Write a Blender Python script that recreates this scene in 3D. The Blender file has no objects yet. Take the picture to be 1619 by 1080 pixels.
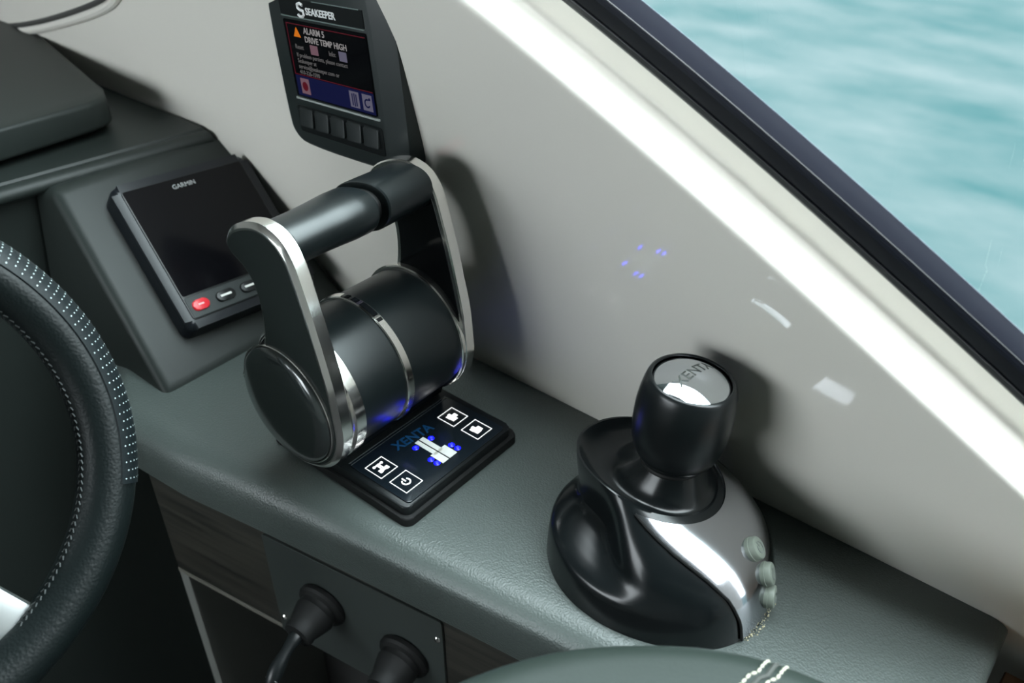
import bpy, bmesh, math, random
from mathutils import Vector as V, Matrix
R = math.radians
random.seed(4)
sc = bpy.context.scene
col = sc.collection

# ------------------------------------------------------------------ camera
PITCH, HEAD = R(35.0), R(39.5)
h = V((-math.sin(HEAD), math.cos(HEAD), 0)); right = V((math.cos(HEAD), math.sin(HEAD), 0))
fw = h*math.cos(PITCH) + V((0, 0, -math.sin(PITCH))); up = h*math.sin(PITCH) + V((0, 0, math.cos(PITCH)))
CAM = V((0.3885, -0.3410, 0.5400))
cam_d = bpy.data.cameras.new('camera'); cam = bpy.data.objects.new('camera', cam_d); col.objects.link(cam)
m3 = Matrix((right, up, -fw)).transposed()
cam.matrix_world = Matrix.Translation(CAM) @ m3.to_4x4()
cam_d.sensor_width = 36.0; cam_d.lens = 1400/1619*36.0
cam_d.clip_start = 0.02; cam_d.clip_end = 3000
cam_d.dof.use_dof = True; cam_d.dof.focus_distance = 0.70; cam_d.dof.aperture_fstop = 6.0
sc.camera = cam

# ------------------------------------------------------------------ daylight: a bright overcast sky
w = bpy.data.worlds.new('overcast_sky'); sc.world = w; w.use_nodes = True
bg = w.node_tree.nodes['Background']; bg.inputs[0].default_value = (0.88, 0.96, 1.0, 1)
# overcast sky: the zenith is three times as bright as the horizon, (1 + 2 sin elevation) / 3
_tc = w.node_tree.nodes.new('ShaderNodeTexCoord'); _sx = w.node_tree.nodes.new('ShaderNodeSeparateXYZ'); _mx = w.node_tree.nodes.new('ShaderNodeMath'); _ma = w.node_tree.nodes.new('ShaderNodeMath')
SKY_ZENITH = 23.0
_mx.operation = 'MAXIMUM'; _mx.inputs[1].default_value = 0.0
_ma.operation = 'MULTIPLY_ADD'; _ma.inputs[1].default_value = SKY_ZENITH*2/3; _ma.inputs[2].default_value = SKY_ZENITH/3
w.node_tree.links.new(_tc.outputs['Generated'], _sx.inputs[0]); w.node_tree.links.new(_sx.outputs['Z'], _mx.inputs[0])
w.node_tree.links.new(_mx.outputs[0], _ma.inputs[0]); w.node_tree.links.new(_ma.outputs[0], bg.inputs[1])
sc.view_settings.view_transform = 'Standard'; sc.view_settings.look = 'None'
sc.view_settings.gamma = 1.0; sc.view_settings.use_curve_mapping = False
sc.view_settings.exposure = 0.0
sc.cycles.use_denoising = True
sc.cycles.max_bounces = 8; sc.cycles.diffuse_bounces = 5; sc.cycles.glossy_bounces = 4
sc.cycles.caustics_reflective = False; sc.cycles.caustics_refractive = False

# ------------------------------------------------------------------ materials
MATS = {}
def mat(name, color=(.5, .5, .5), rough=.5, metal=0.0, spec=.5, coat=0.0, coat_rough=.05,
        bump=None, var=None, emit=None, emit_s=0.0, sheen=0.0):
    if name in MATS: return MATS[name]
    m = bpy.data.materials.new(name); m.use_nodes = True
    nt = m.node_tree; p = nt.nodes['Principled BSDF']; L = nt.links
    p.inputs['Base Color'].default_value = (*color, 1); p.inputs['Roughness'].default_value = rough
    p.inputs['Metallic'].default_value = metal; p.inputs['Specular IOR Level'].default_value = spec
    p.inputs['Coat Weight'].default_value = coat; p.inputs['Coat Roughness'].default_value = coat_rough
    if sheen: p.inputs['Sheen Weight'].default_value = sheen
    tc = nt.nodes.new('ShaderNodeTexCoord')
    if emit:
        p.inputs['Emission Color'].default_value = (*emit, 1); p.inputs['Emission Strength'].default_value = emit_s
    if var:                                   # (scale, amount): gentle colour variation
        n = nt.nodes.new('ShaderNodeTexNoise'); n.inputs['Scale'].default_value = var[0]; n.inputs['Detail'].default_value = 4
        L.new(tc.outputs['Object'], n.inputs['Vector'])
        mx = nt.nodes.new('ShaderNodeMix'); mx.data_type = 'RGBA'
        a = var[1]
        mx.inputs[6].default_value = (*[c*(1-a) for c in color], 1); mx.inputs[7].default_value = (*[min(1, c*(1+a)) for c in color], 1)
        L.new(n.outputs['Fac'], mx.inputs[0]); L.new(mx.outputs[2], p.inputs['Base Color'])
    if bump:                                  # (kind, scale, strength, distance)
        k, s, st, di = bump
        if k == 'leather':
            n = nt.nodes.new('ShaderNodeTexVoronoi'); n.inputs['Scale'].default_value = s; n.feature = 'SMOOTH_F1'; out = n.outputs['Distance']
        else:
            n = nt.nodes.new('ShaderNodeTexNoise'); n.inputs['Scale'].default_value = s; n.inputs['Detail'].default_value = 3; out = n.outputs['Fac']
        L.new(tc.outputs['Object'], n.inputs['Vector'])
        b = nt.nodes.new('ShaderNodeBump'); b.inputs['Strength'].default_value = st; b.inputs['Distance'].default_value = di
        L.new(out, b.inputs['Height']); L.new(b.outputs['Normal'], p.inputs['Normal'])
    MATS[name] = m
    return m

GEL = mat('cream_gelcoat', (.755, .73, .665), .045, spec=.16, var=(3, .012))
LEATHER = mat('grey_leather', (.060, .074, .069), .45, spec=.6, bump=('leather', 650, .5, .0007), var=(40, .06))
DASHV = mat('grey_dash_vinyl', (.018, .023, .0212), .46, spec=.26, bump=('noise', 900, .15, .0005), var=(25, .05))
PALE = mat('pale_sage_leather', (.0135, .0195, .0165), .48, spec=.18, bump=('noise', 420, .2, .0006), var=(30, .05))
BLACKM = mat('satin_black_metal', (.005, .0075, .008), .30, spec=.42, bump=('noise', 300, .03, .0003))
BLACKP = mat('black_plastic', (.006, .0075, .008), .34, spec=.35)
BLACKG = mat('gloss_black', (.006, .007, .008), .09, spec=.55)
BLACKR = mat('black_rubber', (.006, .0065, .0065), .6, spec=.25)
CHARC = mat('charcoal_plastic', (.014, .020, .020), .42, spec=.4, bump=('noise', 1500, .1, .0003))
CHROME = mat('polished_chrome', (.92, .90, .86), .16, metal=1.0)
DCHROME = mat('smoked_chrome', (.022, .028, .027), .17, spec=.9, coat=.6, coat_rough=.08, bump=('noise', 240, .02, .0002))
SILVER = mat('silver_gloss_plate', (.46, .47, .50), .12, metal=1.0)
SATIN = mat('satin_aluminium', (.62, .65, .65), .32, metal=1.0)
BUTTON = mat('pale_silicone', (.17, .195, .165), .45, spec=.35)
ICON = mat('icon_white', (.8, .8, .8), .4, emit=(1, 1, 1), emit_s=1.0)
LEDB = mat('blue_led', (.01, .01, .2), .3, emit=(.0012, .0018, 1.0), emit_s=5.0)
LEDC = mat('blue_led_core', (.01, .01, .2), .3, emit=(.0008, .0012, 1.0), emit_s=95.0)
LEDG = mat('grey_print', (.55, .58, .56), .5, emit=(.8, .85, .8), emit_s=.25)
XBLUE = mat('blue_print', (.004, .05, .14), .4)
PANELG = mat('touch_panel', (.006, .010, .014), .22, spec=.5)
SCREEN = mat('dark_screen', (.003, .003, .004), .12, spec=.22)
FRIT = mat('blue_black_frit', (.10, .11, .155), .4, spec=.5)
SEAL = mat('window_seal', (.004, .005, .008), .35, spec=.28)

def wood_mat(name, c1, c2, scale):
    m = bpy.data.materials.new(name); m.use_nodes = True; nt = m.node_tree; L = nt.links; p = nt.nodes['Principled BSDF']
    tc = nt.nodes.new('ShaderNodeTexCoord'); mp = nt.nodes.new('ShaderNodeMapping')
    mp.inputs['Scale'].default_value = (scale*.05, scale*.05, scale); L.new(tc.outputs['Object'], mp.inputs[0])
    n = nt.nodes.new('ShaderNodeTexNoise'); n.inputs['Scale'].default_value = 3; n.inputs['Detail'].default_value = 6; L.new(mp.outputs[0], n.inputs['Vector'])
    cr = nt.nodes.new('ShaderNodeValToRGB'); cr.color_ramp.elements[0].position = .35; cr.color_ramp.elements[1].position = .65
    cr.color_ramp.elements[0].color = (*c1, 1); cr.color_ramp.elements[1].color = (*c2, 1)
    L.new(n.outputs['Fac'], cr.inputs[0]); L.new(cr.outputs[0], p.inputs['Base Color']); p.inputs['Roughness'].default_value = .45
    return m
WOODG = wood_mat('grey_oak_laminate', (.007, .007, .0055), (.030, .028, .022), 60)
WOODB = wood_mat('brown_teak', (.045, .02, .010), (.12, .06, .03), 40)

def glass_mat():
    m = bpy.data.materials.new('window_glass'); m.use_nodes = True; nt = m.node_tree; nt.nodes.clear(); L = nt.links
    o = nt.nodes.new('ShaderNodeOutputMaterial'); t = nt.nodes.new('ShaderNodeBsdfTransparent'); g = nt.nodes.new('ShaderNodeBsdfGlossy')
    t.inputs[0].default_value = (.93, .975, .97, 1); g.inputs['Roughness'].default_value = .0
    f = nt.nodes.new('ShaderNodeFresnel'); f.inputs[0].default_value = 1.35
    ge = nt.nodes.new('ShaderNodeNewGeometry'); su = nt.nodes.new('ShaderNodeMath'); su.operation = 'SUBTRACT'; su.inputs[0].default_value = 1.0; L.new(ge.outputs['Backfacing'], su.inputs[1])
    mu = nt.nodes.new('ShaderNodeMath'); mu.operation = 'MULTIPLY'; L.new(f.outputs[0], mu.inputs[0]); L.new(su.outputs[0], mu.inputs[1])   # one reflection per pane, none inside the glass
    mx = nt.nodes.new('ShaderNodeMixShader'); L.new(mu.outputs[0], mx.inputs[0]); L.new(t.outputs[0], mx.inputs[1]); L.new(g.outputs[0], mx.inputs[2]); L.new(mx.outputs[0], o.inputs[0])
    return m
GLASS = glass_mat()

def sea_mat():
    m = bpy.data.materials.new('turquoise_sea'); m.use_nodes = True; nt = m.node_tree; L = nt.links; p = nt.nodes['Principled BSDF']
    tc = nt.nodes.new('ShaderNodeTexCoord'); mp = nt.nodes.new('ShaderNodeMapping'); mp.inputs['Rotation'].default_value = (0, 0, R(-25)); mp.inputs['Scale'].default_value = (.55, 1.0, 1)
    L.new(tc.outputs['Object'], mp.inputs[0])
    n = nt.nodes.new('ShaderNodeTexNoise'); n.inputs['Scale'].default_value = 1.5; n.inputs['Detail'].default_value = 7; n.inputs['Roughness'].default_value = .55
    L.new(mp.outputs[0], n.inputs['Vector'])
    cr = nt.nodes.new('ShaderNodeValToRGB'); e = cr.color_ramp.elements
    e[0].position = .30; e[0].color = (.0135, .0292, .0304, 1); e[1].position = .72; e[1].color = (.0420, .0490, .0497, 1)
    L.new(n.outputs['Fac'], cr.inputs[0]); L.new(cr.outputs[0], p.inputs['Base Color'])
    p.inputs['Roughness'].default_value = .35; p.inputs['Specular IOR Level'].default_value = .0
    n2 = nt.nodes.new('ShaderNodeTexNoise'); n2.inputs['Scale'].default_value = 3.2; n2.inputs['Detail'].default_value = 5; L.new(mp.outputs[0], n2.inputs['Vector'])
    b = nt.nodes.new('ShaderNodeBump'); b.inputs['Strength'].default_value = .35; b.inputs['Distance'].default_value = .12
    L.new(n2.outputs['Fac'], b.inputs['Height']); L.new(b.outputs['Normal'], p.inputs['Normal'])
    return m
SEA = sea_mat()

# ------------------------------------------------------------------ helpers
def link(name, me, m=None, parent=None, smooth=True):
    o = bpy.data.objects.new(name, me); col.objects.link(o)
    if m: me.materials.append(m)
    if smooth:
        for p in me.polygons: p.use_smooth = True
        try: me.set_sharp_from_angle(angle=R(32))
        except Exception: pass
    if parent is not None:
        o.parent = parent; o.matrix_parent_inverse = Matrix.Translation(-root_loc(parent))
    return o
def root_loc(o):
    l = V((0, 0, 0))
    while o is not None:
        l = l + o.location; o = o.parent
        if o is not None: l = l - root_loc(o)
        if o is not None: return root_loc(o) + l
    return l
def mesh(name, vs, fs, m, parent=None, smooth=True):
    me = bpy.data.meshes.new(name); me.from_pydata([tuple(v) for v in vs], [], fs)
    bm = bmesh.new(); bm.from_mesh(me); bmesh.ops.recalc_face_normals(bm, faces=bm.faces); bm.to_mesh(me); bm.free()
    return link(name, me, m, parent, smooth)
def from_bm(name, bm, m, parent=None, smooth=True):
    me = bpy.data.meshes.new(name); bmesh.ops.recalc_face_normals(bm, faces=bm.faces); bm.to_mesh(me); bm.free()
    return link(name, me, m, parent, smooth)
def thing(name, label, cat, loc=(0, 0, 0), group=None):
    o = bpy.data.objects.new(name, None); col.objects.link(o); o.location = loc; o.empty_display_size = .02
    return tag(o, label, cat, group)
def tag(o, label=None, cat=None, group=None, kind=None):
    if label: o['label'] = label
    if cat: o['category'] = cat
    if group: o['group'] = group
    if kind: o['kind'] = kind
    return o

class Fr:
    """local frame: origin o, axes u, v, n"""
    def __init__(s, o, u, v): s.o = V(o); s.u = V(u).normalized(); s.v = V(v).normalized(); s.n = s.u.cross(s.v).normalized()
    def __call__(s, a, b, c=0): return s.o + s.u*a + s.v*b + s.n*c

def bm_prism(F, pts, z0, z1, bevel=0.0, seg=3, which='all'):
    """extrude an outline (u,v) from depth z0 to z1 and round the edges of its far (z1) face"""
    bm = bmesh.new()
    lo = [bm.verts.new(F(a, b, z0)) for a, b in pts]; hi = [bm.verts.new(F(a, b, z1)) for a, b in pts]
    n = len(pts); bm.faces.new(lo[::-1]); top = bm.faces.new(hi)
    for i in range(n): bm.faces.new((lo[i], lo[(i+1) % n], hi[(i+1) % n], hi[i]))
    if bevel:
        ed = list(top.edges) if which == 'top' else [e for e in bm.edges]
        if which == 'caps': ed = [e for e in bm.edges if len({v in lo for v in e.verts}) == 1]
        bmesh.ops.bevel(bm, geom=ed, offset=bevel, segments=seg, profile=.5, affect='EDGES', clamp_overlap=True)
    return bm
def rrect(w_, h_, r, n=5, cx=0, cy=0):
    out = []
    for sx, sy, a0 in ((1, 1, 0), (-1, 1, 90), (-1, -1, 180), (1, -1, 270)):
        for k in range(n+1):
            a = R(a0 + 90*k/n); out.append((cx+sx*(w_-r)+r*math.cos(a), cy+sy*(h_-r)+r*math.sin(a)))
    return out
def smooth_poly(pts, it=2):
    for _ in range(it):
        q = []
        for i in range(len(pts)):
            a, b = pts[i], pts[(i+1) % len(pts)]
            q.append(tuple(.75*x+.25*y for x, y in zip(a, b))); q.append(tuple(.25*x+.75*y for x, y in zip(a, b)))
        pts = q
    return pts
def loft(name, rings, m, parent=None, closed=True, cap0=False, cap1=False, smooth=True):
    n = len(rings[0]); vs = [p for r in rings for p in r]; fs = []
    for i in range(len(rings)-1):
        for j in range(n if closed else n-1):
            a, b = i*n+j, i*n+(j+1) % n; fs.append((a, b, b+n, a+n))
    if cap0: fs.append(tuple(range(n))[::-1])
    if cap1: fs.append(tuple(range((len(rings)-1)*n, len(rings)*n)))
    return mesh(name, vs, fs, m, parent, smooth)
def lathe(name, prof, o, ax, m, parent=None, seg=64, ref=None, cap0=False, cap1=False):
    """prof: (radius, height along axis)"""
    ax = V(ax).normalized(); r1 = ax.orthogonal().normalized() if ref is None else V(ref).normalized(); r2 = ax.cross(r1); o = V(o)
    rings = [[o+ax*z+(r1*math.cos(2*math.pi*k/seg)+r2*math.sin(2*math.pi*k/seg))*r for k in range(seg)] for r, z in prof]
    return loft(name, rings, m, parent, True, cap0, cap1)
def tube(name, path, r, m, parent=None, seg=10, closed=False):
    path = [V(p) for p in path]; rings = []; n = len(path); side = None
    for i, p in enumerate(path):
        d = (path[(i+1) % n]-path[i-1]) if closed else (path[min(i+1, n-1)]-path[max(i-1, 0)])
        d.normalize()
        if side is None: side = d.orthogonal().normalized()
        side = (side - d*side.dot(d)).normalized(); b = d.cross(side)
        rr = r[i] if isinstance(r, (list, tuple)) else r
        rings.append([p+(side*math.cos(2*math.pi*k/seg)+b*math.sin(2*math.pi*k/seg))*rr for k in range(seg)])
    if closed: rings.append(rings[0])
    return loft(name, rings, m, parent, True, not closed, not closed)
def text(name, body, size, F, m, parent, align='LEFT', ext=.0001, sx=1.0, bold=0.0, c=0.0):
    cu = bpy.data.curves.new(name, 'FONT'); cu.body = body; cu.size = size; cu.align_x = align; cu.align_y = 'CENTER'; cu.extrude = ext; cu.offset = bold; cu.resolution_u = 3
    t = bpy.data.objects.new('tmp', cu); col.objects.link(t)
    dg = bpy.context.evaluated_depsgraph_get(); me = bpy.data.meshes.new_from_object(t.evaluated_get(dg))
    bpy.data.objects.remove(t); bpy.data.curves.remove(cu)
    for v in me.vertices: v.co = F(v.co.x*sx, v.co.y, v.co.z+c)
    me.name = name; me.materials.clear()
    return link(name, me, m, parent, False)
def flat(name, F, polys, m, parent, c0=0.0, c1=.0003):
    """thin print or icon: outlines (u,v) raised a hair over a surface"""
    bm = bmesh.new()
    for pts in polys:
        lo = [bm.verts.new(F(a, b, c0)) for a, b in pts]; hi = [bm.verts.new(F(a, b, c1)) for a, b in pts]; n = len(pts)
        bm.faces.new(lo[::-1]); bm.faces.new(hi)
        for i in range(n): bm.faces.new((lo[i], lo[(i+1) % n], hi[(i+1) % n], hi[i]))
    return from_bm(name, bm, m, parent, False)
def rect(x0, y0, x1, y1): return [(x0, y0), (x1, y0), (x1, y1), (x0, y1)]
def circ(cx, cy, r, n=16): return [(cx+r*math.cos(2*math.pi*k/n), cy+r*math.sin(2*math.pi*k/n)) for k in range(n)]
def frame_polys(hw, hh, t): return [rect(-hw, -hh, hw, -hh+t), rect(-hw, hh-t, hw, hh), rect(-hw, -hh+t, -hw+t, hh-t), rect(hw-t, -hh+t, hw, hh-t)]
def box(name, lo, hi, m, parent=None, bev=0.0, seg=3):
    F = Fr((0, 0, 0), (1, 0, 0), (0, 1, 0))
    return from_bm(name, bm_prism(F, rect(lo[0], lo[1], hi[0], hi[1]), lo[2], hi[2], bev, seg), m, parent)
def interp(tab, x):
    for (a, b), (c, d) in zip(tab, tab[1:]):
        if a <= x <= c: return b+(d-b)*(x-a)/(c-a)
    return tab[0][1] if x < tab[0][0] else tab[-1][1]

# ------------------------------------------------------------------ the cabin side: wall, sill, window
def tilt(x): s = .03; return R(9.5) + .40*s*math.log1p(math.exp(min(60, (x+.14)/s))) if x < .5 else R(9.5)+.40*.64
def wall_y(x, z): return .2075 - z*math.tan(tilt(x))
def ridge_z(x):
    if x < -.12: return .3702+.39*.12-.38*.0144 - (.39-.76*.12)*(x+.12)*1.0
    if x > .55: return .3702-.39*.55-.38*.3025-(.39+.76*.55)*(x-.55)
    return .3702-.39*x-.38*x*x
def nrm(t): return V(t).normalized()
OUTB, RISE = nrm((0, 1, .12)), nrm((0, -.15, 1))
LEDGE = .036
def ridge(x): z = min(ridge_z(x), .78); return V((x, wall_y(x, z), z))
def sill(x): return ridge(x) + OUTB*LEDGE
XS = [-1.3+.025*i for i in range(0, 93)]
rings = []
for x in XS:
    r0 = ridge(x); prof = []
    zb = -.9
    for k in range(25):
        z = zb+(r0.z-.012-zb)*k/24; prof.append(V((x, wall_y(x, max(z, -.1)), z)))
    dn = (V((x, wall_y(x, r0.z-.05), r0.z-.05))-r0).normalized()
    for k in range(1, 8):                                      # rounded nose of the ledge
        t = k/8; p0, p1, p2 = r0+dn*.012, r0, r0+OUTB*.010
        prof.append(p0*(1-t)**2+p1*2*t*(1-t)+p2*t*t)
    prof.append(r0+OUTB*.010); prof.append(r0+OUTB*(LEDGE-.008))
    for k in range(1, 6):
        t = k/6; q = sill(x); prof.append((q-OUTB*.008)*(1-t)**2+q*2*t*(1-t)+(q+RISE*.008)*t*t)
    prof.append(sill(x)+RISE*.008); prof.append(sill(x)+RISE*.030); prof.append(sill(x)+RISE*.030+V((0, .05, 0)))
    rings.append(prof)
wall = loft('wall_starboard', rings, GEL, None, False)
tag(wall, 'glossy cream gelcoat cabin side with bright window ledge', kind='structure')

win = thing('window_1', 'long side window in black seal looking onto turquoise sea', None); win['kind'] = 'structure'
def band(name, a, b, proud0, proud1, m):
    n = V((0, -1, -.15)).normalized(); rr = []
    for x in XS:
        s = sill(x); rr.append([s+RISE*a+V((0, .03, 0)), s+RISE*a+n*proud0*.5, s+RISE*(a+.0025)+n*proud0, s+RISE*(a+(b-a)*.30)+n*proud0, s+RISE*(a+(b-a)*.34)+n*proud0*.55,
                                s+RISE*(a+(b-a)*.44)+n*proud0*.55, s+RISE*(a+(b-a)*.48)+n*proud0*.9, s+RISE*(b-.002)+n*proud1, s+RISE*b+n*proud1*.4, s+RISE*b+V((0, .03, 0))])
    return loft(name, rr, m, win, True)
band('rubber_seal', .0235, .0445, .003, .0022, SEAL)
rr = []
for x in XS:
    s = sill(x); n = V((0, -1, -.15)).normalized()
    rr.append([s+RISE*.044+n*-.0042, s+RISE*.044+n*-.0040, s+RISE*.0612+n*-.0040, s+RISE*.0612+n*-.0042])
loft('frit_band', rr, FRIT, win, True)
rr = []
for x in XS:
    s = sill(x); n = V((0, -1, -.15)).normalized(); hgt = (1.0-s.z)/RISE.z
    rr.append([s+RISE*.046+n*-.0045, s+RISE*.046+n*-.009, s+RISE*hgt+n*-.009, s+RISE*hgt+n*-.0045])
loft('glass_pane', rr, GLASS, win, True, smooth=False)
# moulded joint line on the wall ahead of the display: a bead, with the step's shadow painted as a dark strip above it
path = [(-1.25, .150), (-1.05, .170), (-.95, .187), (-.85, .208), (-.75, .235), (-.66, .262), (-.60, .282), (-.565, .300), (-.545, .325), (-.535, .36), (-.53, .44), (-.53, .55)]
fine = []
for (xa, za), (xb, zb_) in zip(path, path[1:]):
    for k in range(4): fine.append((xa+(xb-xa)*k/4, za+(zb_-za)*k/4))
for _ in range(6): fine = [fine[0]]+[((a[0]+2*b[0]+c[0])/4, (a[1]+2*b[1]+c[1])/4) for a, b, c in zip(fine, fine[1:], fine[2:])]+[fine[-1]]
tag(tube('trim_1', [(x, wall_y(x, z)-.001, z) for x, z in fine], .0055, GEL, None, 10), 'rounded cream joint bead curving up the wall', kind='structure')
tag(tube('trim_2', [(x-.004, wall_y(x, z)-.0005, z+.0075) for x, z in fine], .0036, mat('shadow_gap', (.05, .05, .048), .6), None, 8), 'thin dark strip painting the shadow gap above the joint bead', kind='structure')

# the rest of the cabin around the camera
SHADE = mat('cabin_lining', (.15, .15, .14), .8)
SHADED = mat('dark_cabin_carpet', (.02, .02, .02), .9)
tag(box('floor', (-1.6, -1.9, -1.0), (1.9, .5, -.92), SHADED), 'dark cabin sole', kind='structure')
def wall_boxes(name, boxes, label):
    bm = bmesh.new()
    for lo_, hi_ in boxes:
        bmesh.ops.create_cube(bm, size=1, matrix=Matrix.Translation((V(lo_)+V(hi_))/2) @ Matrix.Diagonal((*(V(hi_)-V(lo_)), 1)))
    tag(from_bm(name, bm, SHADE, None, False), label, kind='structure')
wall_boxes('ceiling', [((-1.65, -1.9, 1.0), (1.9, -.01, 1.05)), ((-1.65, -.01, 1.0), (-.36, .30, 1.05))], 'cabin headliner overhead, open along the window')
PX0, PX1, PZ0, PZ1 = -1.35, .06, .08, .88                        # side window opening opposite
wall_boxes('wall_port', [((-1.65, -1.95, -1.0), (1.9, -1.9, PZ0)), ((-1.65, -1.95, PZ1), (1.9, -1.9, 1.0)), ((-1.65, -1.95, PZ0), (PX0, -1.9, PZ1)), ((PX1, -1.95, PZ0), (1.9, -1.9, PZ1))], 'opposite cabin side with a long window opening')
wall_boxes('wall_aft', [((1.85, -1.9, -1.0), (1.9, .5, 1.0))], 'aft cabin bulkhead behind the camera')
wall_boxes('wall_forward', [((-1.65, -1.95, -1.0), (-1.6, .2, 1.0))], 'forward cabin bulkhead')
F = Fr((0, 0, -1.6), (1, 0, 0), (0, 1, 0))
sea = mesh('sea', [(-400, .8, -1.6), (500, .8, -1.6), (500, 900, -1.6), (-400, 900, -1.6)], [(0, 1, 2, 3)], SEA, None, False)
tag(sea, 'pale turquoise rippled sea outside the window', 'sea', kind='stuff')

# ------------------------------------------------------------------ padded side console shelf
def edge_y(x): return interp([(-.60, -.002), (-.42, -.010), (-.385, -.020), (-.36, -.036), (-.34, -.0500), (-.32, -.0585), (-.234, -.050), (-.142, -.032), (-.05, -.0155), (.071, .004), (.176, .020), (.30, .036), (.408, .046)], x)
XE = .409
rings = []
xs = [-.53+.01*i for i in range(0, 93)] + [.394, .399, .403, .406, .408, XE]
for x in xs:
    e = edge_y(x); dz = 0
    if x > .394: t = (x-.394)/.015; dz = -.012*(1-math.sqrt(max(0, 1-t*t)))
    pr = [V((x, .215, -.0635)), V((x, .215, dz-.004)), V((x, .2065, dz-.001)), V((x, .19, dz))]
    for k in range(1, 12): pr.append(V((x, .19+(e-.19)*k/11, dz)))
    sf = max(0.0, min(1.0, (-.02-x)/.16))                       # softer roll towards the dash
    for (a1, z1), (a2, z2) in zip([(.006, .0004), (.012, .0018), (.0175, .0045), (.0215, .0080), (.0242, .0112), (.0256, .0138), (.0262, .0175), (.0268, .024)],
                                  [(.006, .0008), (.012, .0032), (.0170, .0065), (.0205, .0100), (.0230, .0140), (.0245, .0180), (.0256, .0230), (.0264, .028)]):
        pr.append(V((x, e-(a1*(1-sf)+a2*sf), dz-(z1*(1-sf)+z2*sf))))
    pr += [V((x, e-.0262, -.036)), V((x, e-.0242, -.056)), V((x, e-.0228, -.0605)), V((x, e-.019, -.0630)), V((x, e+.02, -.0635))]
    rings.append(pr)
shelf = loft('console_shelf', rings, LEATHER, None, True, True, True)
tag(shelf, 'grey leather padded side console shelf along the cream wall', 'shelf')

# cabinet below the shelf
def pan(a, z, out=0): x = a; n = V((.17, -1, 0)).normalized(); return V((x, -.028+.17*x, z)) + n*out
cab = thing('storage_cabinet', 'grey oak cabinet with dark open niche below the padded shelf', 'cabinet', (-.05, .05, -.9))
FP = Fr(pan(0, 0), (1, .17, 0), (0, 0, 1))     # u along the cabinet front, v up, n inboard
k_ = math.sqrt(1+.17*.17)
from_bm('fascia', bm_prism(FP, rect(-.290*k_, -.198, .40*k_, -.0625), -.016, 0, .0012, 2, 'top'), WOODG, cab)
from_bm('fascia_edge', bm_prism(FP, rect(-.290*k_, -.2045, .40*k_, -.1985), -.016, .0004, .0008, 2, 'top'), mat('edge_band', (.11, .108, .09), .5), cab)
from_bm('end_panel', bm_prism(FP, rect(-.290*k_, -.91, -.277*k_, -.205), -.16, 0, .001, 2, 'top'), mat('grey_trim', (.13, .135, .125), .45), cab)
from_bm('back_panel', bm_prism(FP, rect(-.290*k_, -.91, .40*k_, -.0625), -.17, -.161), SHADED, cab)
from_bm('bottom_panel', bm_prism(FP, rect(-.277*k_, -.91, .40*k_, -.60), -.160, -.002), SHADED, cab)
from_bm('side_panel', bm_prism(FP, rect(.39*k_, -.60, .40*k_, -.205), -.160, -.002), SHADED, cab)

sw = thing('switch_panel', 'dark steel switch plate with two black key switches under shelf', 'switch panel', pan(-.02, -.17))
plate_m = mat('grey_plate', (.028, .034, .032), .38, spec=.5)
from_bm('plate', bm_prism(FP, rrect(.0985, .0685, .003, 3, -.0475, -.1335), .0003, .0025, .0008, 2, 'top'), plate_m, sw)
for u_, v_ in ((-.139, -.178), (.0455, -.089)):
    lathe('screw', [(.0001, .0016), (.0022, .0014), (.0032, .0004), (.0033, -.0006)], FP(u_, v_, .0028), FP.n, CHROME, sw, 20)
for u_, v_ in ((-.082, -.123), (.0085, -.136)):
    o = FP(u_, v_, .0025); ax = (FP.n+V((0, 0, -.10))).normalized()
    ks = lathe('key_switch', [(.0250, -.0010), (.0252, .003), (.0235, .0055), (.0195, .007), (.0190, .010), (.0200, .0125), (.0192, .016), (.0165, .024), (.0145, .030), (.0150, .033), (.0135, .037), (.006, .038)], o, ax, BLACKR, sw, 40, None, True, True)
    q = [o+ax*(.034+.005*k)+V((0, 0, -.00025*k*k)) for k in range(10)]
    tube('key', q, [.0070, .0072, .0062, .0056, .0056, .0062, .0070, .0072, .0062, .0030], BLACKP, ks, 12)
    lathe('key_ring', [(.0058, -.0012), (.0068, -.0006), (.0068, .0006), (.0058, .0012)], q[8], ax, SATIN, ks, 16)

# ------------------------------------------------------------------ dashboard
dash = thing('dashboard', 'grey vinyl dashboard with a rolled edge left of the wall', 'dashboard', (-.8, -.2, -.9))
def lip_x(y): return -.508+.137*(y+.0)*.98
ys = [-1.5+.05*i for i in range(0, 34)] + [.168, .176]
rings = []
for y in ys:
    x = lip_x(y); yy = y
    rings.append([V((-1.55, yy, -.9)), V((-1.55, yy, .165)), V((x-.02, yy, .165)), V((x-.006, yy, .1645)), V((x-.003, yy, .161)), V((x-.006, yy, .158)), V((x-.012, yy, .150)),
                  V((x-.012, yy, .02)), V((x-.010, yy, -.25)), V((x-.010, yy, -.9))])
loft('dash_body', rings, DASHV, dash, True, True, True)
path = [(lip_x(y)+.001, y, .1545) for y in ys]
rg = []
for p in path:
    p = V(p); rg.append([p+V((.011*math.cos(a), 0, .0085*math.sin(a))) for a in [2*math.pi*k/16 for k in range(16)]])
loft('edge_roll', rg, DASHV, dash, True, True, True)

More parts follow.
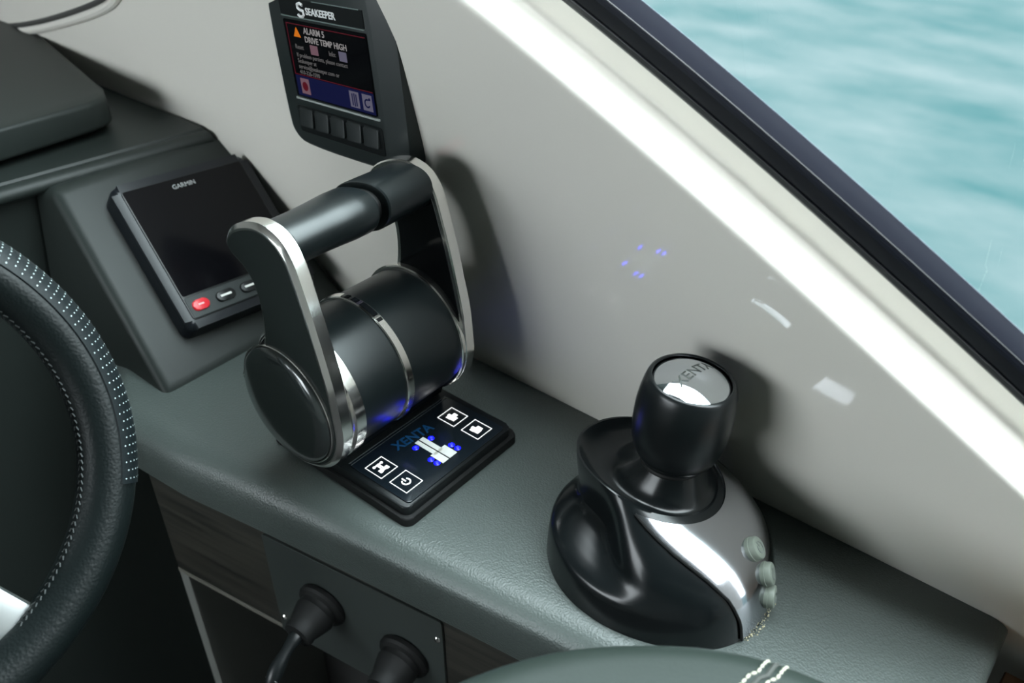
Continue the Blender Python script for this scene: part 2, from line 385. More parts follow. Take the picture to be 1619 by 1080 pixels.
# cowl slab on top of the dash
cowl = thing('instrument_cowl', 'thick grey padded cover slab on top of the dashboard', 'cover', (-.8, -.2, .165))
F = Fr((0, 0, 0), (1, 0, 0), (0, 1, 0))
cp = [(-.546, -1.2), (-.546, -.2), (-.546, .080), (-.549, .096), (-.558, .108), (-.575, .115), (-1.05, .226), (-1.45, .24), (-1.45, -1.2)]
bm = bm_prism(F, cp, .1735, .2055, .006, 4, 'caps')
from_bm('lid', bm, DASHV, cowl)
from_bm('plinth', bm_prism(F, [(-.60, -1.15), (-.60, .04), (-1.0, .14), (-1.4, .14), (-1.4, -1.15)], .1655, .1785), BLACKP, cowl)
tube('recess_outline', [(-.80, -.02, .2065), (-.72, -.026, .2068), (-.705, -.032, .2068), (-.70, -.045, .2068), (-.71, -.06, .2065)], .0022, DASHV, cowl, 8)

# wedge pod carrying the plotter
PO, PU, PV = V((-.302, 0, 0)), V((0, 1, 0)), V((-.185, 0, .165))
P = Fr(PO, PU, PV)                               # n points aft and up
pod = thing('display_pod', 'grey vinyl wedge pod holding the black plotter beside the shelf', 'console pod', (-.36, .09, 0))
bm = bmesh.new()
f1 = [P(-.034, .0), P(.203, .0), P(.193, .2385), P(-.0095, .2385)]
b1 = [V((-.515, -.034, -.015)), V((-.515, .203, -.015)), V((-.515, .188, .150)), V((-.515, -.0095, .150))]
fv = [bm.verts.new(p) for p in f1]; bv = [bm.verts.new(p) for p in b1]
bm.faces.new(fv); bm.faces.new(bv[::-1])
low = [bm.verts.new(V((p.x, p.y, -.015))) for p in f1[:2]]
bm.faces.new((fv[0], fv[3], bv[3], bv[0], low[0])); bm.faces.new((fv[1], low[1], bv[1], bv[2], fv[2])); bm.faces.new((fv[2], bv[2], bv[3], fv[3]))
bm.faces.new((fv[0], low[0], low[1], fv[1])); bm.faces.new((low[0], bv[0], bv[1], low[1]))
bmesh.ops.recalc_face_normals(bm, faces=bm.faces)
ed = [e for e in bm.edges if any(v in fv for v in e.verts) and not any(v in bv for v in e.verts) and not any(v in low for v in e.verts)] + [e for e in bm.edges if set(e.verts) in ({fv[3], bv[3]}, {fv[0], low[0]})]
bmesh.ops.bevel(bm, geom=ed, offset=.011, segments=5, profile=.5, affect='EDGES', clamp_overlap=True)
from_bm('pod_body', bm, DASHV, pod)

# chart plotter on the pod
a_ = R(-5.0)
G = Fr(P(.098, .118, .0), PU*math.cos(a_)+P.v*math.sin(a_), P.v*math.cos(a_)-PU*math.sin(a_))
plot = thing('chart_plotter', 'black square chart plotter with red power key on grey pod', 'plotter', P(.098, .04, 0))
GW, GH = .0775, .0840
from_bm('housing', bm_prism(G, rrect(GW, GH, .010, 5), -.004, .026, .008, 4, 'top'), mat('plotter_housing', (.007, .009, .012), .3, spec=.36), plot)
from_bm('bezel', bm_prism(G, rrect(GW-.009, GH-.009, .004, 3), .0255, .0272, .0008, 2, 'top'), BLACKP, plot)
scr = from_bm('screen', bm_prism(G, rrect(GW-.0105, .0615, .002, 2, 0, .0125), .027, .0276), SCREEN, plot)
text('lettering', 'GARMIN', .0072, Fr(G(-.004, .0650, .0277), G.u, G.v), mat('grey_letter', (.35, .36, .36), .5), plot, 'CENTER', sx=.95)
strip = from_bm('key_strip', bm_prism(G, rrect(GW-.0105, .0115, .002, 2, 0, -.0625), .027, .0279, .0004, 1, 'top'), CHARC, plot)
RED = mat('red_key', (.45, .012, .02), .35, emit=(.8, .03, .05), emit_s=.35)
for i, u_ in enumerate((-.0545, -.0265, .0015, .0295, .056)):
    kk = from_bm('key', bm_prism(G, rrect(.0088 if i == 0 else .0105, .0055, .005, 5, u_, -.0625), .0275, .0305, .0012, 3, 'top'), RED if i == 0 else BLACKP, plot)
    if i == 0:
        kk['label'] = 'red power key'
        flat('key_mark', G, [rect(u_-.003, -.0634, u_+.003, -.0616)], mat('pink_mark', (.8, .5, .5), .5), kk, .0305, .0308)
    else:
        flat('key_mark', G, [rect(u_-.006, -.0636, u_+.006, -.0614)], mat('key_white', (.75, .75, .72), .5), kk, .0305, .0308)

# ------------------------------------------------------------------ gyro display on the wall
SD = 1.035
du, dv, dn = V((.9952, -.0649, .0736)), V((-.0742, -.0063, .9972)), V((-.0642, -.9979, -.0111))
D = Fr(V((-.2166, .1466, .2966)), du, dv)
def S(x): return x*SD
disp = thing('gyro_display', 'charcoal wall display showing an alarm message above the throttle', 'display', D(0, -.08, -.02))
out = [(S(a), S(b)) for a, b in smooth_poly([(-.082, .070), (-.082, -.060), (-.078, -.076), (-.060, -.0835), (.060, -.0835), (.078, -.078), (.083, -.062), (.083, .070), (.070, .078), (-.070, .078)], 2)]
inn = [(S(a), S(b)) for a, b in smooth_poly([(-.0775, .063), (-.0775, -.058), (-.073, -.072), (-.056, -.0785), (.052, -.0785), (.060, -.074), (.063, -.058), (.063, .063), (.052, .070), (-.064, .070)], 2)]
rings = [[D(a, b, -.040) for a, b in out], [D(a, b, -.0105) for a, b in out], [D(a*.992, b*.992, -.0075) for a, b in out],
         [D(a*.45+c*.55, b*.45+d*.55, -.0022) for (a, b), (c, d) in zip(out, inn)], [D(c, d, -.0004) for c, d in inn], [D(c*.985, d*.985, 0) for c, d in inn]]
loft('housing', rings, CHARC, disp, True, True, True)
header = from_bm('header_strip', bm_prism(D, rect(S(-.058), S(.0365), S(.055), S(.0505)), .0001, .0010, .0004, 1, 'top'), BLACKP, disp)
flat('header_line', D, [rect(S(-.058), S(.0352), S(.055), S(.0361)), rect(S(-.01), S(.0500), S(.051), S(.0506))], mat('dim_line', (.14, .18, .17), .4), disp, .0002, .0012)
text('lettering', 'SEAKEEPER', .0082, Fr(D(S(-.0205), S(.0418), .0011), du, dv), mat('letter_white', (.62, .65, .65), .5, emit=(1, 1, 1), emit_s=.12), disp, 'LEFT', sx=1.03, bold=.00022)
# the S-shaped emblem
sp = [(-.0240, .0465), (-.0275, .0478), (-.0312, .0467), (-.0312, .0440), (-.0285, .0425), (-.0245, .0420), (-.0240, .0390), (-.0262, .0372), (-.0300, .0372), (-.0320, .0386)]
tube('emblem', [D(S(a)+.001, S(b), .0012) for a, b in sp], .0013, mat('letter_white'), disp, 6)
screen = from_bm('screen', bm_prism(D, rrect(S(.0560), S(.0330), .0015, 2), .0002, .0012), SCREEN, disp)
E_ = lambda n, c, s: mat(n, (.004, .004, .004), .4, spec=.12, emit=c, emit_s=s)
REDL, BLUEB, GREYT = E_('screen_red', (.40, .015, .05), .18), E_('screen_blue', (.006, .010, .11), .30), E_('screen_text', (.75, .72, .72), .30)
DIMT, ORNG, PINKB, LILAC = E_('screen_text_dim', (.6, .58, .58), .16), E_('screen_orange', (1, .26, .01), .55), E_('screen_pink', (.55, .30, .38), .25), E_('screen_lilac', (.40, .38, .55), .24)
flat('screen_border', D, [rect(S(-.0525), S(.0295), S(.0545), S(.0302)), rect(S(-.0525), S(-.0135), S(.0545), S(-.0128)), rect(S(-.0525), S(-.0128), S(-.0517), S(.0295))], REDL, screen, .0012, .0014)
flat('softkey_bar', D, [rect(S(-.0525), S(-.0318), S(.0550), S(-.0140))], BLUEB, screen, .0012, .0014)
flat('warning_symbol', D, [[(S(-.0435), S(.0195)), (S(-.0335), S(.0195)), (S(-.0385), S(.0275))]], ORNG, screen, .0012, .0015)
T_ = lambda a, b: Fr(D(S(a), S(b), .0013), du, dv)
text('message', 'ALARM 5', .0075, T_(-.0285, .0255), GREYT, screen, bold=.00012, sx=1.02)
text('message', 'DRIVE TEMP HIGH', .0072, T_(-.0285, .0185), GREYT, screen, bold=.00012, sx=1.02)
text('message', 'Reset', .0058, T_(-.0445, .0110), DIMT, screen, sx=.95)
text('message', 'Info:', .0058, T_(.0030, .0110), DIMT, screen, sx=.95)
flat('icon', D, [rect(S(-.0225), S(.0070), S(-.0120), S(.0148))], PINKB, screen, .0012, .0015)
flat('icon', D, [rect(S(.0170), S(.0070), S(.0270), S(.0148))], LILAC, screen, .0012, .0015)
for i, s_ in enumerate(('If problem persists, please contact', 'Seakeeper at', 'service@seakeeper.com or', '410-326-1590')):
    text('message', s_, .0052, T_(-.0445, .0040-.0049*i), DIMT, screen, sx=1.02)
for j, (u_, mm) in enumerate(((-.0400, PINKB), (.0290, LILAC), (.0460, LILAC))):
    ic = flat('softkey_icon', D, [rect(S(u_-.0062), S(-.0295), S(u_+.0062), S(-.0160))], mm, screen, .0014, .0016)
    if j == 0: flat('icon_mark', D, [circ(S(u_), S(-.0228), S(.0040))], REDL, ic, .0016, .0018)
    elif j == 1: flat('icon_mark', D, [rect(S(u_-.003), S(-.028), S(u_-.0018), S(-.018)), rect(S(u_-.0003), S(-.0285), S(u_+.0009), S(-.0175)), rect(S(u_+.0022), S(-.028), S(u_+.0034), S(-.018))], BLUEB, ic, .0016, .0018)
    else: flat('icon_mark', D, [[(S(u_)+.0040*math.cos(a), S(-.0232)+.0040*math.sin(a)) for a in [R(60+30*k) for k in range(10)]] + [(S(u_)+.0026*math.cos(a), S(-.0232)+.0026*math.sin(a)) for a in [R(330-30*k) for k in range(10)]], circ(S(u_+.0032), S(-.0195), S(.0013), 8)], BLUEB, ic, .0016, .0018)
flat('screen_trim', D, [rect(S(-.058), S(-.0362), S(.058), S(-.0345))], mat('trim_silver', (.35, .38, .36), .3), disp, .0, .0013)
keybed = from_bm('key_bed', bm_prism(D, rrect(S(.060), S(.0125), .003, 3, S(-.001), S(-.0545)), .0, .0008, .0003, 1, 'top'), BLACKP, disp)
for i in range(5):
    u_ = -.0468+.0229*i; kf = Fr(D(S(u_), S(-.052), .0006), du, dv)
    bm = bm_prism(kf, rrect(S(.0098), S(.0085), .0018, 3), 0, .0026, .0010, 3, 'top')
    for v in bm.verts:                                          # keys are wedge shaped, proud at the lower edge
        q = v.co-kf.o; hgt = q.dot(kf.n)
        if hgt > .0018: v.co += kf.n*(-.0014*(q.dot(kf.v)/.0098+.2))
    from_bm('key', bm, mat('key_black', (.013, .017, .017), .42), disp)

# ------------------------------------------------------------------ engine throttle
thr = thing('engine_throttle', 'black and chrome twin lever engine throttle with lit control pad', 'throttle', (-.085, .065, 0))
Z = Fr((0, 0, 0), (1, 0, 0), (0, 1, 0))
from_bm('base_flange', bm_prism(Z, rrect(.0875, .0715, .008, 5, -.0845, .0650), 0, .0085, .002, 3, 'top'), BLACKR, thr)
from_bm('base_plate', bm_prism(Z, rrect(.0835, .0675, .007, 5, -.0845, .0645), .0075, .0170, .0018, 3, 'top'), BLACKP, thr)
cpn = from_bm('control_panel', bm_prism(Z, rrect(.0365, .0610, .004, 4, -.0405, .0640), .0168, .0184, .0006, 2, 'top'), PANELG, thr)
flat('panel_outline', Z, [rect(-.0772, .0035, -.0766, .1245), rect(-.0742, .0035, -.0738, .1245)], mat('faint_line', (.09, .10, .10), .3), cpn, .0183, .0186)
bm = bmesh.new()                                                # raised pedestal under the drum
sec = [(-.160, .016), (-.160, .040), (-.150, .058), (-.070, .058), (-.078, .036), (-.0845, .020), (-.0845, .016)]
PX = Fr((0, .0, 0), (1, 0, 0), (0, 0, 1))
from_bm('pedestal', bm_prism(PX, sec, -.1250, -.0060, .003, 3, 'all'), BLACKM, thr)
TOP = .0185
I = Fr((0, 0, TOP), (0, 1, 0), (-1, 0, 0))                     # print on the pad reads outboard
lt = text('lettering', 'XENTA', .0150, Fr((-.0610, .0425, TOP), (.10, 1, 0), (-1, .10, 0)), XBLUE, cpn, 'LEFT', sx=.86, bold=.0003)
def truck(a, b, k, up_=True):
    return [rect(a-.0050*k, b-.0014*k, a+.0050*k, b+.0014*k)]
for (x, y, kind) in ((-.0520, .0181, 0), (-.0235, .0195, 1), (-.0505, .1062, 2), (-.0222, .1070, 3)):
    fk = Fr((x, y, TOP), (1, 0, 0), (0, 1, 0))
    tk = flat('touch_key', fk, frame_polys(.0102, .0097, .00055), ICON, cpn, 0, .0003)
    if kind == 1:
        ring = [(.0042*math.cos(R(a)), .0042*math.sin(R(a))) for a in range(215, 505, 20)] + [(.0030*math.cos(R(a)), .0030*math.sin(R(a))) for a in range(495, 205, -20)]
        flat('key_symbol', fk, [ring, rect(-.0052, -.0006, -.0005, .0006)], ICON, tk, 0, .0003)
    elif kind == 0:
        flat('key_symbol', fk, [rect(-.0055, -.0016, .0045, -.0004), rect(-.0055, .0004, .0045, .0016), circ(-.0045, .0042, .0014, 8), circ(-.0045, -.0042, .0014, 8), rect(.0012, .0022, .0052, .0050), rect(.0012, -.0050, .0052, -.0022), rect(-.005, -.003, -.0038, .003), rect(.0024, -.003, .0040, .003)], ICON, tk, 0, .0003)
    else:
        flat('key_symbol', fk, [rect(-.0045, -.0045, .0, -.0015), rect(-.0055, -.0015, .0015, .0012), rect(.0, -.0040, .0048, .0018), rect(-.0025, .0012, .0020, .0050) if kind == 2 else rect(-.0020, .0012, .0040, .0045)], ICON, tk, 0, .0003)
bl = flat('boat_symbol', Z, [rect(-.0520, .0585, -.0270, .0628), rect(-.0520, .0642, -.0270, .0690), [(-.0300, .0555), (-.0150, .0555), (-.0150, .0628), (-.0300, .0628)], [(-.0300, .0642), (-.0150, .0642), (-.0150, .0735), (-.0300, .0735)]], LEDG, cpn, .0184, .0187)
for (x, y) in ((-.0470, .0545), (-.0455, .0725), (-.0255, .0775), (-.0185, .0778), (-.0262, .0522), (-.0192, .0524)):
    il = lathe('indicator_light', [(.0001, .00085), (.0007, .0008), (.0013, .0007), (.0022, .0004), (.0029, -.0001)], (x, y, TOP), (0, 0, 1), LEDB, cpn, 16)
    il.data.materials.append(LEDC)
    for p_ in il.data.polygons:
        if math.hypot(p_.center.x-x, p_.center.y-y) < .0012: p_.material_index = 1

DX, DZ, DR = -.098, .0949, .0610
Y0, YM, Y1 = -.0216, .0477, .1141
AX = V((0, 1, 0)); O0 = V((DX, 0, DZ)); REF = (0, 0, 1)
lathe('drum', [(.050, -.016), (DR-.0035, -.0155), (DR-.0030, YM-.004), (DR-.0045, YM-.003), (DR-.0045, YM+.004), (DR-.0030, YM+.005), (DR-.0035, .110), (.050, .1105)], O0, AX, BLACKM, thr, 96, REF, True, True)
ringo = lathe('center_ring', [(DR-.005, YM-.0045), (DR-.0016, YM-.0040), (DR-.0008, YM-.0030), (DR-.0008, YM+.0030), (DR-.0016, YM+.0040), (DR-.005, YM+.0045)], O0, AX, CHROME, thr, 96, REF)
# black index marks let into the ring
for a0, a1 in ((96, 104), (86, 92), (66, 82), (60, 63)):
    rg = []
    for yy, rr_ in ((YM-.0024, DR-.0012), (YM-.0024, DR-.0004), (YM+.0024, DR-.0004), (YM+.0024, DR-.0012)):
        rg.append([O0+V((rr_*math.cos(R(a0+(a1-a0)*k/6)), yy, rr_*math.sin(R(a0+(a1-a0)*k/6)))) for k in range(7)])
    loft('index_mark', rg+[rg[0]], BLACKG, ringo, False)
# lever arm outline in the x-z plane
def arm_outline():
    pts = []
    for k in range(0, 33):                                       # round bottom, from left over the bottom to the right
        a = R(176+ (366-176)*k/32); pts.append((DX+DR*math.cos(a), DZ+DR*math.sin(a)))
    side = [(-.0395, .1300), (-.0455, .1600), (-.0520, .1890), (-.0590, .2150), (-.0655, .2350), (-.0735, .2465), (-.0850, .2525), (-.0990, .2540), (-.1150, .2500), (-.1300, .2425), (-.1400, .2330), (-.1425, .2245), (-.1370, .2165), (-.1260, .2105), (-.1180, .2020), (-.1140, .1880), (-.1140, .1680), (-.1180, .1480), (-.1280, .1280), (-.1450, .1120)]
    # Catmull-Rom through the side points
    full = [pts[-1]]+side+[pts[0]]
    for i in range(1, len(full)-2):
        p0, p1, p2, p3 = full[i-1], full[i], full[i+1], full[i+2]
        for t in (0, .33, .67):
            pts.append(tuple(.5*((2*b)+(-a+c)*t+(2*a-5*b+4*c-d)*t*t+(-a+3*b-3*c+d)*t**3) for a, b, c, d in zip(p0, p1, p2, p3)))
    pts.append(full[-2])
    return pts
AO = arm_outline()
def inset(pts, d):
    n = len(pts); out_ = []
    for i in range(n):
        a, b, c = V(pts[i-1]), V(pts[i]), V(pts[(i+1) % n])
        t = (c-a).normalized(); nn = V((-t.y, t.x)); out_.append(tuple(b+nn*d))
    return out_
def arm(name, yf, yb, sgn):
    """yf: outer face, yb: face towards the drum"""
    A_ = lambda q, y: [V((a, y, b)) for a, b in q]
    m_ = yf+(yb-yf)*.42
    g_ = 1 if yf > yb else -1
    rim = loft(name, [A_(inset(AO, .0050), yb), A_(inset(AO, .0012), yb), A_(AO, yb+g_*.0012), A_(AO, yf-g_*.0036), A_(inset(AO, .0032), yf-g_*.0004), A_(inset(AO, .0040), yf), A_(inset(AO, .0062), yf)], CHROME, thr, True)
    return rim
fa = arm('lever_arm', -.0310, -.0170, -1); fa['label'] = 'chrome rimmed inboard lever'
ba = arm('lever_arm', .1270, .1130, 1); ba['label'] = 'chrome rimmed outboard lever'
def arm_face(y0, y1, parent, m):
    q = inset(AO, .0044); q2 = inset(AO, .0050)
    loft('lever_face', [[V((a, y0, b)) for a, b in q], [V((a, y1, b)) for a, b in q2]], m, parent, True, True, True)
arm_face(-.0300, -.0313, fa, DCHROME); arm_face(-.0180, -.0166, fa, BLACKG)
arm_face(.1260, .1273, ba, BLACKG); arm_face(.1140, .1126, ba, BLACKG)
lathe('hub_cap', [(.0520, .0300), (.0518, .0325), (.0510, .0340), (.0490, .0356), (.0460, .0370), (.0400, .0386), (.030, .0400), (.016, .0408), (.0001, .0410)], O0, (0, -1, 0), DCHROME, fa, 72, REF)
lathe('hub_ring', [(.0536, .0308), (.0536, .0322), (.0530, .0328), (.0522, .0326), (.0520, .0310)], O0, (0, -1, 0), CHROME, fa, 72, REF)
lathe('end_ring', [(DR-.006, .1085), (DR-.0012, .1090), (DR-.0002, .1100), (DR-.0002, .1130), (DR-.004, .1135)], O0, AX, CHROME, thr, 72, REF)
lathe('end_ring', [(DR-.006, -.0015), (DR-.0016, -.0020), (DR-.0004, -.0030), (DR-.0004, -.0125), (DR-.0030, -.0140), (DR-.006, -.0170)], O0, AX, CHROME, thr, 72, REF)
# grip: two half handles that follow the head of the arms
GC = V((-.1010, 0, .2300)); ga = R(14)
def gsec(y, k=1.0, kx=1.0):
    out_ = []
    for i in range(40):
        a = 2*math.pi*i/40; ex, ez = .0340*kx*k*math.copysign(abs(math.cos(a))**.9, math.cos(a)), .0205*k*math.copysign(abs(math.sin(a))**.9, math.sin(a))
        out_.append(GC+V((ex*math.cos(ga)-ez*math.sin(ga)*0+0, y, 0))+V((-ez*math.sin(ga)*-0, 0, ez+ex*math.sin(ga))))
    return out_
loft('grip', [gsec(-.0170, .92), gsec(.012, .92), gsec(.026, .95), gsec(.044, 1.0), gsec(.0560, 1.0), gsec(.0580, .97), gsec(.0585, .90)], BLACKM, thr, True, True, True)
loft('grip_core', [gsec(.0570, .80), gsec(.0680, .80)], BLACKR, thr, True, True, True)
loft('grip', [gsec(.0655, .96), gsec(.0660, 1.03), gsec(.0672, 1.06), gsec(.100, 1.04), gsec(.1135, 1.03)], BLACKM, thr, True, True, True)

# ------------------------------------------------------------------ joystick
joy = thing('docking_joystick', 'black docking joystick with round knob and silver button plate', 'joystick', (.175, .10, 0))
JC, RC, KC = V((.175, .100, 0)), V((.160, .106, 0)), V((.1716, .1075, 0))
RB = [(0, .090), (20, .0885), (45, .085), (90, .082), (135, .084), (180, .088), (207, .0895), (228, .087), (275, .081), (307, .084), (338, .095), (360, .090)]
RR = [(0, .048), (60, .047), (90, .047), (150, .054), (180, .061), (203, .063), (230, .054), (252, .047), (300, .0435), (338, .046), (360, .048)]
def per(tab, a, w_=16):
    s = 0
    for k in range(-4, 5): s += interp(tab, (a+k*w_/4) % 360)
    return s/9
def jz(a): return .0810 + .0105*math.cos(R(a-195))
def jpt(a, v, off=0.0):
    ca, sa = math.cos(R(a)), math.sin(R(a))
    B = JC+V((ca, sa, 0))*per(RB, a); T = RC+V((ca, sa, 0))*per(RR, a); zt = jz(a)
    d = ((a-204+180) % 360)-180
    g = 1/(1+math.exp((abs(d)-66)/8.0))                         # where the waist groove runs
    s_plain = .16*v+.84*v**3.3
    if v < .30: sg = .10*(v/.30)**2
    elif v < .52: t = (v-.30)/.22; sg = .10+1.08*(3*t*t-2*t**3)
    else: t = (v-.52)/.48; sg = 1.18-.18*(3*t*t-2*t**3)
    s = s_plain*(1-g)+sg*g
    p = B+(T-B)*s; p.z = zt*v
    if off:
        e = .5; pa = (jpt(a+e, v)-jpt(a-e, v)); pv = (jpt(a, min(1, v+.02))-jpt(a, max(0, v-.02)))
        n = pa.cross(pv).normalized()
        p = p+n*off
    return p
NA = 120
AN = [360*k/NA for k in range(NA)]
vsn = [0, .02, .05, .1, .15, .2, .25, .3, .33, .36, .39, .42, .45, .48, .52, .56, .6, .66, .72, .78, .84, .9, .94, .97, .99, 1.0]
rings = [[jpt(a, v) for a in AN] for v in vsn]
# rounded rim then the dish running down to the neck
def dish(a, t):
    T = jpt(a, 1.0); N = KC+V((math.cos(R(a)), math.sin(R(a)), 0))*.0235
    p = T*(1-t)+V((N.x, N.y, 0))*t; zt = T.z
    dd = ((a-204+180) % 360)-180; g = 1/(1+math.exp((abs(dd)-70)/14))
    p.z = zt+(.0965-zt)*t**1.25 - (.005+.010*g)*math.sin(math.pi*t)**1.0 + .0016*math.exp(-((t-.05)/.05)**2)
    return p
for t in (.04, .08, .14, .22, .3, .4, .5, .6, .7, .8, .9, 1.0): rings.append([dish(a, t) for a in AN])
loft('base_shell', rings, mat('joystick_black', (.0045, .006, .0065), .22, spec=.36), joy, True, True, True)
lathe('neck', [(.0236, .0955), (.0240, .0975), (.0232, .0990), (.0236, .1005), (.020, .1030)], KC, (0, 0, 1), BLACKR, joy, 48)
# silver plate lying on the aft side of the shell
PL = [(0, -19), (.25, -20), (.5, -24), (.66, -31), (.78, -42), (.87, -56), (.93, -68), (.965, -76)]
PRR = [(0, 27), (.5, 38), (.8, 52), (.965, 66)]
rows = []
vv = [.03, .06, .12, .2, .28, .36, .44, .52, .6, .68, .76, .82, .88, .92, .945, .965]
rows_o = []
for v in vv:
    l, r_ = interp(PL, v), interp(PRR, v)
    rows_o.append([jpt((l+(r_-l)*k/40) % 360, v, .0013) for k in range(41)])
bm = bmesh.new(); gv = [[bm.verts.new(p) for p in row] for row in rows_o]
for i in range(len(gv)-1):
    for j in range(40): bm.faces.new((gv[i][j], gv[i][j+1], gv[i+1][j+1], gv[i+1][j]))
bmesh.ops.recalc_face_normals(bm, faces=bm.faces)
sol = bmesh.ops.solidify(bm, geom=list(bm.faces), thickness=.0016)
jp = from_bm('silver_plate', bm, SILVER, joy); jp['label'] = 'glossy silver face plate'
edge = [row[0] for row in rows_o] + [rows_o[-1][k] for k in range(0, 8)]
tube('plate_gap', [row[0]+V((0, -.0004, -.0004)) for row in rows_o], .0011, BLACKR, joy, 6)
for v, a in ((.70, 4), (.475, 4), (.25, 2)):
    o = jpt(a, v, .0010); e = .5
    n = (jpt(a+e, v)-jpt(a-e, v)).cross(jpt(a, v+.02)-jpt(a, v-.02)).normalized()
    n = (n+V((.08, .20, -.05))).normalized()
    b = lathe('button', [(.0092, -.0045), (.0092, .0008), (.0086, .0010), (.0086, .0042), (.0079, .0054), (.0066, .0058), (.0001, .0060)], o, n, BUTTON, joy, 32)
    tv = (V((0, 0, 1))-n*n.z).normalized()
    BF = Fr(o+n*.0060, tv.cross(n), tv)
    ring = [(.0044*math.cos(R(q)), .0044*math.sin(R(q))) for q in range(120, 421, 20)] + [(.0036*math.cos(R(q)), .0036*math.sin(R(q))) for q in range(420, 119, -20)]
    flat('button_symbol', BF, [ring, rect(-.0004, .001, .0004, .0052)], mat('button_mark', (.16, .18, .17), .5), b, -.0002, .0003)
KAX = (V((0, 0, 1))+right*.09).normalized(); KO = KC+V((0, 0, .0995))-KAX*.0995
kn = lathe('knob', [(.0200, 0.0995), (.0248, 0.1001), (.0262, 0.1013), (.0266, 0.1030), (.0260, 0.1036), (.0276, 0.1046), (.0296, 0.1067), (.0316, 0.1109), (.0335, 0.1177), (.0347, 0.1261), (.0350, 0.1354), (.0350, 0.1447), (.0342, 0.1540), (.0330, 0.1616), (.0318, 0.1667), (.0308, 0.1692), (.0296, 0.1703), (.0284, 0.1706), (.0280, 0.1701), (.0278, 0.1692)], KO, KAX, mat('knob_black', (.0045, .006, .0065), .28, spec=.36), joy, 72, None, True)
cap = lathe('knob_cap', [(0.0279, 0.16800), (0.0262, 0.16909), (0.0235, 0.17067), (0.0205, 0.17223), (0.0175, 0.17358), (0.0145, 0.17472), (0.0115, 0.17564), (0.0085, 0.17635), (0.0055, 0.17684), (0.0025, 0.17713), (0.0001, 0.17720)], KO, KAX, mat('mirror_cap', (.72, .76, .80), .05, metal=1.0), joy, 64)
KF = Fr(KO+KAX*.1690, V((.12, 1, 0))-KAX*KAX.dot(V((.12, 1, 0))), KAX.cross(V((.12, 1, 0))))
lt = text('lettering', 'XENTA', .0115, KF, mat('cap_letter', (.03, .035, .03), .45), cap, 'CENTER', sx=1.0, bold=.0001)
for v in lt.data.vertices:                                      # lay the letters on the domed cap
    q = v.co-KF.o; rad = (q-KF.n*q.dot(KF.n)).length; v.co += KF.n*(interp([(0, 0.17720), (0.0025, 0.17713), (0.0055, 0.17684), (0.0085, 0.17635), (0.0115, 0.17564), (0.0145, 0.17472), (0.0175, 0.17358), (0.0205, 0.17223), (0.0235, 0.17067), (0.0262, 0.16909), (0.0279, 0.16800)], rad)-.1690+.0001)
cr = bmesh.new()
for k in range(60):                                             # crumbs of sand where the base meets the shelf
    a = random.uniform(-18, 12); p = jpt(a % 360, 0)+V((random.uniform(.0002, .004), random.uniform(-.002, .002), .0005)); s_ = random.uniform(.0003, .0008)
    bmesh.ops.create_icosphere(cr, subdivisions=1, radius=s_, matrix=Matrix.Translation(p))
tag(from_bm('sand_grains', cr, mat('sand', (.5, .45, .3), .8)), 'pale sand grains along the aft edge of the joystick base', 'sand', kind='stuff')

# ------------------------------------------------------------------ steering wheel
wt = R(25); WN = V((math.cos(wt), 0, math.sin(wt))); W1 = V((0, 1, 0)); W2 = WN.cross(W1); WC = V((-.160, -.310, .170))
WR, Wr = .1610, .0195
def wpt(a, ps, r=Wr): rad = W1*math.cos(R(a))+W2*math.sin(R(a)); return WC+rad*(WR+r*math.cos(R(ps)))+WN*(r*math.sin(R(ps)))
whl = thing('steering_wheel', 'black leather steering wheel with perforated grip and silver spoke', 'steering wheel', WC - WN*.2)
BL_L = mat('black_leather', (.0035, .0058, .0058), .40, spec=.24, bump=('leather', 520, .3, .0007))
PERF = mat('perforated_leather', (.004, .007, .008), .5, spec=.25, bump=('leather', 700, .2, .0005))
rg = [[wpt(a, ps) for ps in range(0, 360, 12)] for a in range(0, 360, 3)]
loft('rim', rg+[rg[0]], BL_L, whl, True)
def perf(a0, a1, nm):
    p0, p1 = -120, 80
    n = int((a1-a0)/2)
    rr_ = []
    for k in range(n+1):
        a = a0+(a1-a0)*k/n
        rr_.append([wpt(a, p0, Wr-.001)]+[wpt(a, p0+(p1-p0)*j/18, Wr+.0011) for j in range(19)]+[wpt(a, p1+3, Wr-.0005)])
    g = loft(nm, rr_, PERF, whl, False)
    bm = bmesh.new(); da = math.degrees(.0062/(WR+Wr)); dp = math.degrees(.0036/Wr); row = 0; a = a0+1.2
    while a < a1-1:
        ps = p1-8-(dp/2 if row % 2 else 0)
        while ps > -75:
            c = wpt(a+.06*(p1-ps)/dp, ps, Wr+.00115); nn = (c-wpt(a+.06*(p1-ps)/dp, ps, 0)).normalized(); t1 = nn.orthogonal().normalized(); t2 = nn.cross(t1)
            vs = [bm.verts.new(c+(t1*math.cos(q*math.pi/3)+t2*math.sin(q*math.pi/3))*.00055+nn*.0001) for q in range(6)]; bm.faces.new(vs)
            ps -= dp
        a += da; row += 1
    d = from_bm('perforations', bm, mat('pale_dot', (.42, .50, .50), .6), g, False); d['kind'] = 'stuff'
    return g
perf(-30, 100, 'perforated_grip'); perf(-150, -83, 'perforated_grip')
bm = bmesh.new()
